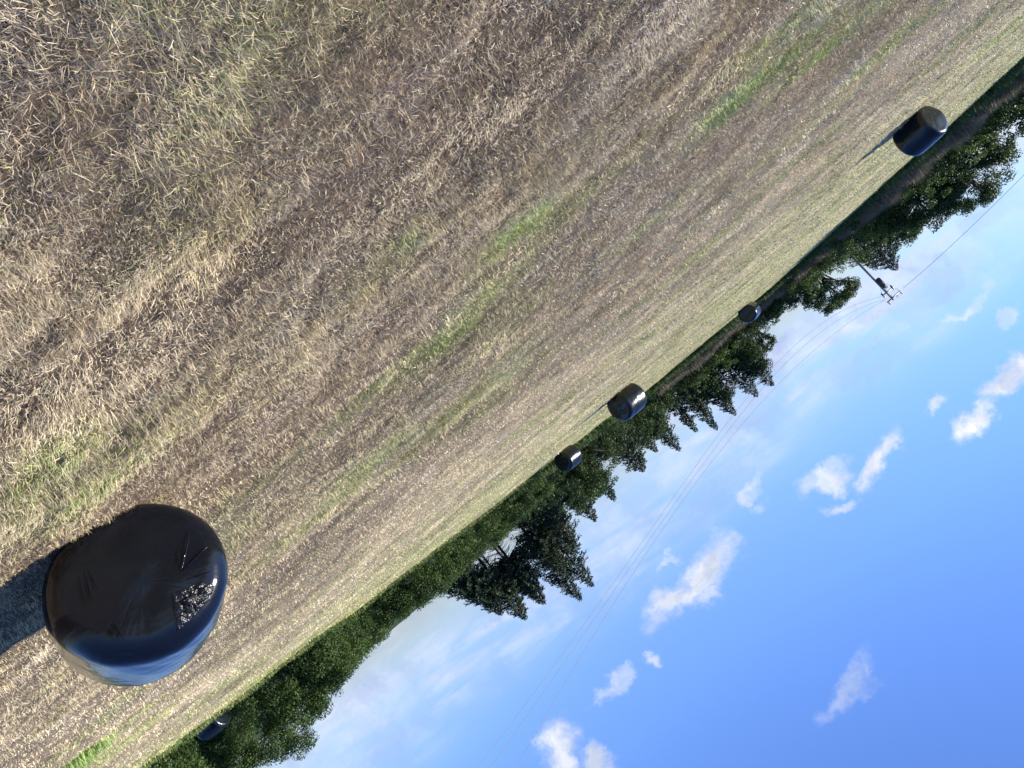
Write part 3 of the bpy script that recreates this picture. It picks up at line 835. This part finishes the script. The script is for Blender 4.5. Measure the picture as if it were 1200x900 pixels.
# left end: broad crowns over bushes
a, e = S(1200, 172)
broadleaf(a - 0.075, e + 0.016, 47, 5.2, 'dark broadleaf tree ending the tree line on the far left, partly outside the view', seed=3, base=0.30, dens=900)
broadleaf(S(1188, 190)[0], 0.050, 52, 2.6, 'slender broadleaf tree left of the tall round oak, sky showing through', seed=4, base=0.42, dens=560)
broadleaf(S(1158, 222)[0] + .006, S(1150, 240)[1] + .007, 52, 5.6, 'tall round oak to the left of the utility pole, speckled with sky gaps', seed=5, base=0.28, dens=820)
broadleaf(S(1100, 258)[0], S(1100, 262)[1] + .006, 55, 4.8, 'mid sized dark tree leaning against the right side of the round oak', seed=6, base=0.2)
broadleaf(S(1068, 282)[0], S(1065, 284)[1] + .005, 56, 3.8, 'small dark tree between the oak group and the open branched larch', seed=7, base=0.2)
conifer(S(1048, 312)[0], S(1052, 316)[1] + .002, 88, 5.4, 'open branched larch standing just left of the utility pole', bare=0.35, seed=8, dens=0.75, droop=0.5, group='conifers in the field margin', nm='larch_tree')
conifer(S(1032, 320)[0], S(1024, 333)[1] - .010, 86, 2.2, 'short sparse larch directly behind the utility pole', bare=0.3, seed=9, dens=0.6, droop=0.45, group='conifers in the field margin', nm='larch_tree')
broadleaf(S(994, 357)[0] , S(995, 359)[1], 62, 4.0, 'round topped tree just right of the utility pole with a hole of sky in it', seed=10, base=0.42, dens=900)
broadleaf(S(968, 362)[0], S(973, 366)[1] - .006, 60, 2.2, 'scraggy small tree with thin twigs right of the round topped tree', seed=11, base=0.3, dens=600, mat='bush')
# understorey left
k = 30
for (px, py, Y, w, mt, lb) in [
        (1196, 118, 43, 4.5, 'bush', 'green bush against the photo edge at the far left'),
        (1165, 175, 45, 4.4, 'bush', 'pale green rounded bush under the tall round oak'),
        (1135, 200, 47, 4.2, 'shadebush', 'dark bush below the left side of the round oak'),
        (1112, 228, 49, 4.0, 'bush', 'bright green bush behind the leftmost bale'),
        (1080, 235, 50, 4.0, 'shadebush', 'dark bush under the mid sized tree beside the oak'),
        (1056, 272, 52, 4.4, 'bush', 'green bush in front of the small dark tree'),
        (1030, 298, 54, 4.6, 'bush', 'light green bush at the foot of the larch'),
        (1000, 314, 56, 3.6, 'bush', 'bright green low bush around the foot of the utility pole'),
        (966, 340, 59, 4.4, 'bush', 'yellow green bush between the utility pole and the low gap'),
        (942, 361, 61, 4.6, 'shadebush', 'dark low bush in the dip of the tree line'),
        (918, 368, 62, 4.6, 'shadebush', 'dark bush behind the farthest bale'),
        (903, 386, 62, 3.8, 'bush', 'green bush just right of the dip in the tree line'),
        (880, 400, 63, 4.4, 'shadebush', 'dark bush below the lobed pine'),
        (858, 430, 63, 4.4, 'bush', 'bright green bush under the twin tipped spruces'),
        (832, 452, 63, 4.4, 'bush', 'green bush right of the twin tipped spruces'),
        (806, 470, 63, 4.6, 'shadebush', 'dark bush at the foot of the thin lone spruce'),
        (780, 484, 62, 4.6, 'bush', 'green bush below the gap left of the middle bale'),
        (752, 508, 58, 4.6, 'shadebush', 'dark bush directly behind the larger central bale'),
        (726, 528, 55, 3.8, 'shadebush', 'dark bush between the two central bales'),
        (672, 590, 48, 3.8, 'shadebush', 'dark bush right of the smaller central bale'),
        (640, 592, 46, 4.2, 'shadebush', 'shaded bush left of the hedge end')]:
    aa, ee = S(px, py); bush(aa, ee, Y, w * 1.1, lb, mt, 0.13, 760, k, depth=3.0); k += 1
bush(S(700, 548)[0], S(712, 572)[1] + .002, 50.5, 6.0, 'large dark round bush behind the smaller central bale', 'oak', 0.13, 800, 60)
broadleaf(S(690, 585)[0], S(706, 588)[1] - .004, 56, 5.0, 'dark leafy tree filling the gap between the round bush and the tall spruces', seed=24, base=0.05, dens=900)
for (p1_, p2_t, Yf, wf, sf, lbf) in (((886, 432), (893, 440), 63, 4.2, 25, 'dark leafy tree between the lobed pine and the twin tipped spruces'), ((846, 468), (850, 476), 63, 4.0, 26, 'leafy tree filling in below the narrow spruce'),
                                     ((765, 515), (768, 521), 60, 4.2, 27, 'dark leafy tree behind the short pale stemmed spruce')):
    broadleaf(S(*p1_)[0], S(*p2_t)[1], Yf, wf, lbf, seed=sf, base=0.05, dens=900, mat='shadebush')
# pine and spruces in the middle
broadleaf(S(905, 408)[0] + .002, S(912, 405)[1], 66, 2.2, 'lobed pine with a bare crooked stem above the farthest bale', seed=12, base=0.62, dens=900, nm='pine_tree')
conifer(S(904, 450)[0], S(909, 452)[1], 66, 3.6, 'left spruce of the twin tipped pair', seed=13, bare=0.15, group='conifers in the field margin', dens=1.1)
conifer(S(884, 460)[0], S(890, 466)[1], 67, 3.2, 'right spruce of the twin tipped pair', seed=14, bare=0.15, group='conifers in the field margin')
conifer(S(860, 484)[0], S(863, 489)[1], 66, 2.9, 'dark spruce with drooping layered branches between the twin tipped pair and the thin lone spruce', seed=15, bare=0.25, group='conifers in the field margin', droop=0.5, bark='palebark')
conifer(S(838, 500)[0], S(842, 505)[1], 66, 2.2, 'narrow spruce left of the thin lone spruce', seed=16, bare=0.25, group='conifers in the field margin', droop=0.5)
conifer(S(812, 500)[0], S(817, 508)[1], 65, 1.5, 'thin lone spruce with sky on both sides', seed=17, bare=0.3, group='conifers in the field margin', dens=0.8)
conifer(S(790, 522)[0], S(796, 532)[1], 62, 2.6, 'pale stemmed spruce up and left of the middle bale', seed=18, bare=0.22, group='conifers in the field margin', droop=0.55, bark='palebark', lean=-0.02)
conifer(S(768, 527)[0], S(770, 532)[1], 60, 1.8, 'short pale stemmed spruce beside the middle bale', seed=19, bare=0.3, group='conifers in the field margin', dens=0.7, bark='palebark')
conifer(S(750, 545)[0], S(757, 553)[1], 58, 3.4, 'broad spruce with spreading feathered branches above the larger central bale', seed=20, bare=0.25, group='conifers in the field margin', droop=0.3)
conifer(S(718, 582)[0], S(720, 590)[1], 58, 1.7, 'small spruce tip poking up behind the large dark round bush', seed=21, bare=0.2, group='conifers in the field margin')
# the tall stand
Yb = 60
for (px, py, Y, w, br, sdn, dn, lb) in [
        (700, 612, 58, 2.6, .25, 70, 1.0, 'leftmost and shortest of the tall spruce stand'),
        (697, 690, 62, 4.4, .20, 71, 1.15, 'tallest spruce of the stand, its left flank lit green'),
        (683, 706, 64, 3.4, .35, 72, 1.0, 'tall spruce right beside the tallest one'),
        (664, 672, 60, 3.2, .40, 73, 0.9, 'half hidden spruce in the middle of the tall stand'),
        (640, 710, 62, 3.8, .40, 74, 0.95, 'bare legged spruce with a sharp leaning tip in the tall stand'),
        (619, 728, 61, 3.8, .42, 75, 0.95, 'bare legged spruce carrying the lowest sweeping tip of the stand'),
        (590, 722, 60, 3.6, .42, 76, 0.9, 'bare legged spruce second from the right end of the stand'),
        (560, 706, 59, 3.4, .38, 77, 0.9, 'rightmost bare legged spruce of the stand, above the hedge'),
        (676, 640, 60, 3.6, .12, 78, 1.1, 'dense low spruce filling the left foot of the stand'),
        (628, 702, 66, 2.8, .55, 79, 0.8, 'slim bare legged spruce standing behind the middle of the stand'),
        (574, 700, 65, 2.4, .50, 80, 0.7, 'slim spruce behind the two rightmost bare legged ones'),
        (604, 700, 66, 2.4, .60, 81, 0.7, 'slim dark spruce seen between the bare legs of the stand')]:
    aa, ee = S(px, py); conifer(aa, ee, Y, w, lb, bare=br, seed=sdn, dens=dn, droop=0.42)

# ------------------------------------------------------------------ hedge along the right-hand edge
def make_hedge():
    q = np.random.RandomState(88)
    root = thing('hedge', (10, 34, 0), 'uneven leafy green hedge behind the bale with the sunlit grey end', 'hedge')
    top = [(620, 590), (570, 630), (524, 674), (510, 704), (470, 732), (440, 757), (410, 790), (396, 812), (385, 832), (378, 862), (362, 880), (346, 886), (325, 896), (270, 930)]
    ta, te = zip(*[S(*p) for p in top]); ta = np.array(ta); te = np.array(te)
    order = np.argsort(ta); ta, te = ta[order], te[order]
    te = np.maximum(te, 0.0015 + 0.004 * np.sin(ta * 60))
    n = 950; al = q.uniform(0.05, 0.95, n); cl = []
    for a in al:
        r = np.interp(math.atan(a), TH, BR); Yb_ = r * math.cos(math.atan(a)); back = abs(q.normal(0, 0.8)) + 0.25
        Y = Yb_ + back; e = np.interp(a, ta, te) if a < ta[-1] else te[-1] + 0.02 * math.sin(a * 25)
        ht = (H + e * (Yb_ + 1.2)) + 0.55 * (fbm(np.array(a * 16.0), np.array(2.0), 7, 3) - 0.45); rr = q.uniform(0.22, 0.5)
        z = (ht - rr * 0.75 + 0.4) * q.uniform(0.0, 1.0) ** 0.7 - 0.4
        z += (q.rand() < 0.06) * 0.2
        if abs(a - 0.597) < 0.045 and back < 4.2: Y += 3.6
        cl.append((np.array([a * Y - 10, Y - 34, max(z, -0.25) if z < 0.5 else z]), (rr * 1.2, rr, rr * 0.95)))
    P, N, T = cloud_points(q, cl, 2300, -0.5)
    add('crown', leaf_mesh('hedge_crown', P, N, 0.080, T, M['hedge'], 5), root)
    for k in range(36):
        b = Buf(); c = cl[k][0]; b.tube([(c[0] + q.uniform(-.2, .2), c[1] + .3, -0.4), (c[0], c[1] + .2, c[2] * .5), c + np.array([0, 0, .25])], [0.04, 0.028, 0.006], 4)
        add('stem', b.mesh('stem', M['bark']), root)


make_hedge()

# a backing line of woodland so that no bare horizon shows through the trees
def wood():
    q = np.random.RandomState(5); cl = []
    for k in range(900):
        a = q.uniform(-1.05, 0.10); Y = np.interp(math.atan(a), TH, BR) * math.cos(math.atan(a)) + q.uniform(7, 14); z = q.uniform(0.2, 2.3) ; rr = q.uniform(0.5, 0.9)
        cl.append((np.array([a * Y, Y, z]), (rr, rr, rr * .8)))
    for k in range(420):
        a = q.uniform(0.06, 1.0); Y = 58 - 22 * a + q.uniform(0, 4); z = q.uniform(0.1, 1.35); rr = q.uniform(0.4, 0.6)
        cl.append((np.array([a * Y, Y, z]), (rr, rr, rr * .8)))
    P, N, T = cloud_points(q, cl, 150)
    me = leaf_mesh('undergrowth', P, N, 0.26, T, M['shadebush'], 6)
    add('undergrowth', me, kind='stuff', label='dark tangled undergrowth filling the ground behind the trees')


wood()

# ------------------------------------------------------------------ utility poles and lines
PY = 79.0
pt = at(1050, 349, PY); px_, ptz = at(1000, 302, PY).x, pt.z
def pole(x, y, ht, label, rz, big_=True):
    root = thing('utility_pole', (x, y, 0), label, 'utility pole', 'wooden poles carrying the overhead line', rz)
    b = Buf(); b.tube([(0, 0, -0.2), (0, 0, ht * .5), (0, 0, ht)], [0.15, 0.13, 0.11], 12); add('pole_shaft', b.mesh('pole_shaft', M['pole']), root)
    def arm(z, x0, x1, y=-0.16):
        b = Buf(); b.box(((x0 + x1) / 2, y, z), (x1 - x0, 0.09, 0.11)); a_ = add('crossarm', b.mesh('crossarm', M['steel'], False), root)
        return a_
    def ins(par, x, z, y=-0.16):
        b = Buf(); zz = [0, .06, .07, .12, .13, .19, .20, .30]; rr = [.03, .03, .085, .085, .04, .08, .05, .02]
        b.tube([(x, y, z + q) for q in zz], rr, 9); add('insulator', b.mesh('insulator', M['ceramic']), par)
    a1 = arm(ht - 0.25, -1.25, 0.95)
    for xx in (-1.15, -0.5, 0.85): ins(a1, xx, ht - 0.17)
    if big_:
        a2 = arm(ht - 1.05, -0.85, 0.80)
        for xx in (-0.80, 0.75):
            b = Buf(); b.box((xx, -0.16, ht - 1.05), (0.09, 0.14, 0.55)); add('fuse_holder', b.mesh('fuse_holder', M['ceramic'], False), a2)
        # transformer can with lid, bushings and cooling ribs
        b = Buf(); z0 = ht - 2.75
        b.tube([(0, -0.36, z0), (0, -0.36, z0 + 0.05), (0, -0.36, z0 + 1.05), (0, -0.36, z0 + 1.08), (0, -0.36, z0 + 1.18)], [0.16, 0.21, 0.21, 0.23, 0.12], 14)
        for k in range(8):
            an = k / 8 * 6.283; b.box((0.215 * math.cos(an), -0.36 + 0.215 * math.sin(an), z0 + 0.5), (0.07, 0.025, 0.8), rz=an)
        tf = add('transformer', b.mesh('transformer', M['steel']), root)
        for xx in (-0.15, 0.0, 0.15):
            b = Buf(); b.tube([(xx, -0.36, z0 + 1.1), (xx, -0.36, z0 + 1.2), (xx, -0.36, z0 + 1.42)], [0.05, 0.065, 0.02], 8); add('bushing', b.mesh('bushing', M['ceramic']), tf)
        for zb in (0.5, 0.95):
            b = Buf(); b.box((0, -0.2, z0 + zb), (0.5, 0.16, 0.11)); add('bracket', b.mesh('bracket', M['steel'], False), root)
        b = Buf(); b.tube([(-0.8, -0.2, ht - 1.3), (-0.5, -0.3, ht - 1.7), (-0.15, -0.42, z0 + 1.4)], 0.018, 5); b.tube([(0.75, -0.2, ht - 1.3), (0.45, -0.3, ht - 1.75), (0.15, -0.42, z0 + 1.4)], 0.018, 5)
        b.tube([(-1.15, -0.16, ht + 0.1), (-1.05, -0.25, ht - 0.6), (-0.8, -0.2, ht - 0.85)], 0.018, 5); add('jumper', b.mesh('jumper', M['cable']), root)
        b = Buf(); b.tube([(0.16, -0.06, 0.1), (0.15, -0.06, z0)], 0.035, 6); add('conduit', b.mesh('conduit', M['steel']), root)
    return root


pole(px_, PY, ptz, 'tall pale wooden pole with a transformer and two crossarms, standing among the trees', math.radians(-18))
p2 = at(946, 361, 118)
pole(p2.x, p2.y, p2.z, 'distant pole of which only the small crossarm shows over the dip in the tree line', math.radians(-30), False)


def wire(pix, off, label, end=None):
    """overhead line whose ground track runs from the pole towards us on the right"""
    P = []
    x0, y0 = px_, PY; x1, y1 = 10.2, 30.5; sl_ = (y1 - y0) / (x1 - x0); c0 = y0 - sl_ * x0 + off
    for p in pix:
        a_, e_ = ray(*p); Y = c0 / (1 - sl_ * a_); P.append((a_ * Y, Y, H + e_ * Y))
    P = np.array(P)
    # smooth: fit a parabola in x, pinned by all points
    wt = np.ones(len(P)); wt[0] = 4; wt[-1] = 3
    k = np.polyfit(P[:, 0], P[:, 2], 3, w=wt); print('wire residual', np.round(np.polyval(k, P[:, 0]) - P[:, 2], 2)); xs = np.linspace(P[0, 0], 14, 70)
    Z = np.polyval(k, xs); pts = np.stack([xs, c0 + sl_ * xs, Z], 1)
    b = Buf(); rad = np.clip(np.hypot(pts[:, 0], pts[:, 1]) * 0.00026, 0.006, 0.022)
    b.tube(pts, rad, 6)
    me = b.mesh('overhead_cable', M['cable']); o = add('overhead_cable', me)
    o['label'] = label; o['category'] = 'cable'; o['group'] = 'overhead cables crossing the sky'


wire([(1037, 347), (1000, 347), (960, 386), (910, 430), (860, 491), (827, 528), (760, 618), (731, 661), (560, 900)], -0.9, 'lowest overhead cable, the one nearest the treetops')
wire([(1041, 350), (1000, 358), (955, 397), (905, 448), (860, 499), (760, 629), (737, 661), (575, 900)], 0.0, 'middle overhead cable between its two neighbours')
wire([(1048, 346), (1000, 372), (913, 450), (895, 474), (850, 521), (760, 640), (748, 661), (605, 900)], 0.9, 'highest overhead cable, farthest from the treetops')
p0 = at(1058, 338, PY); p1 = at(1120, 283, 76); p2_ = at(1200, 205, 72)
q_ = []
for s in np.linspace(0, 1.5, 24):
    v = p0 * ((s - .5) * (s - 1) * 2) + p1 * (-4 * s * (s - 1)) + p2_ * (2 * s * (s - .5)); q_.append(v[:])
b = Buf(); b.tube(q_, 0.02, 6); o = add('overhead_cable', b.mesh('overhead_cable', M['cable']))
o['label'] = 'single overhead cable running from the pole top to the left edge of the view'; o['category'] = 'cable'; o['group'] = 'overhead cables crossing the sky'
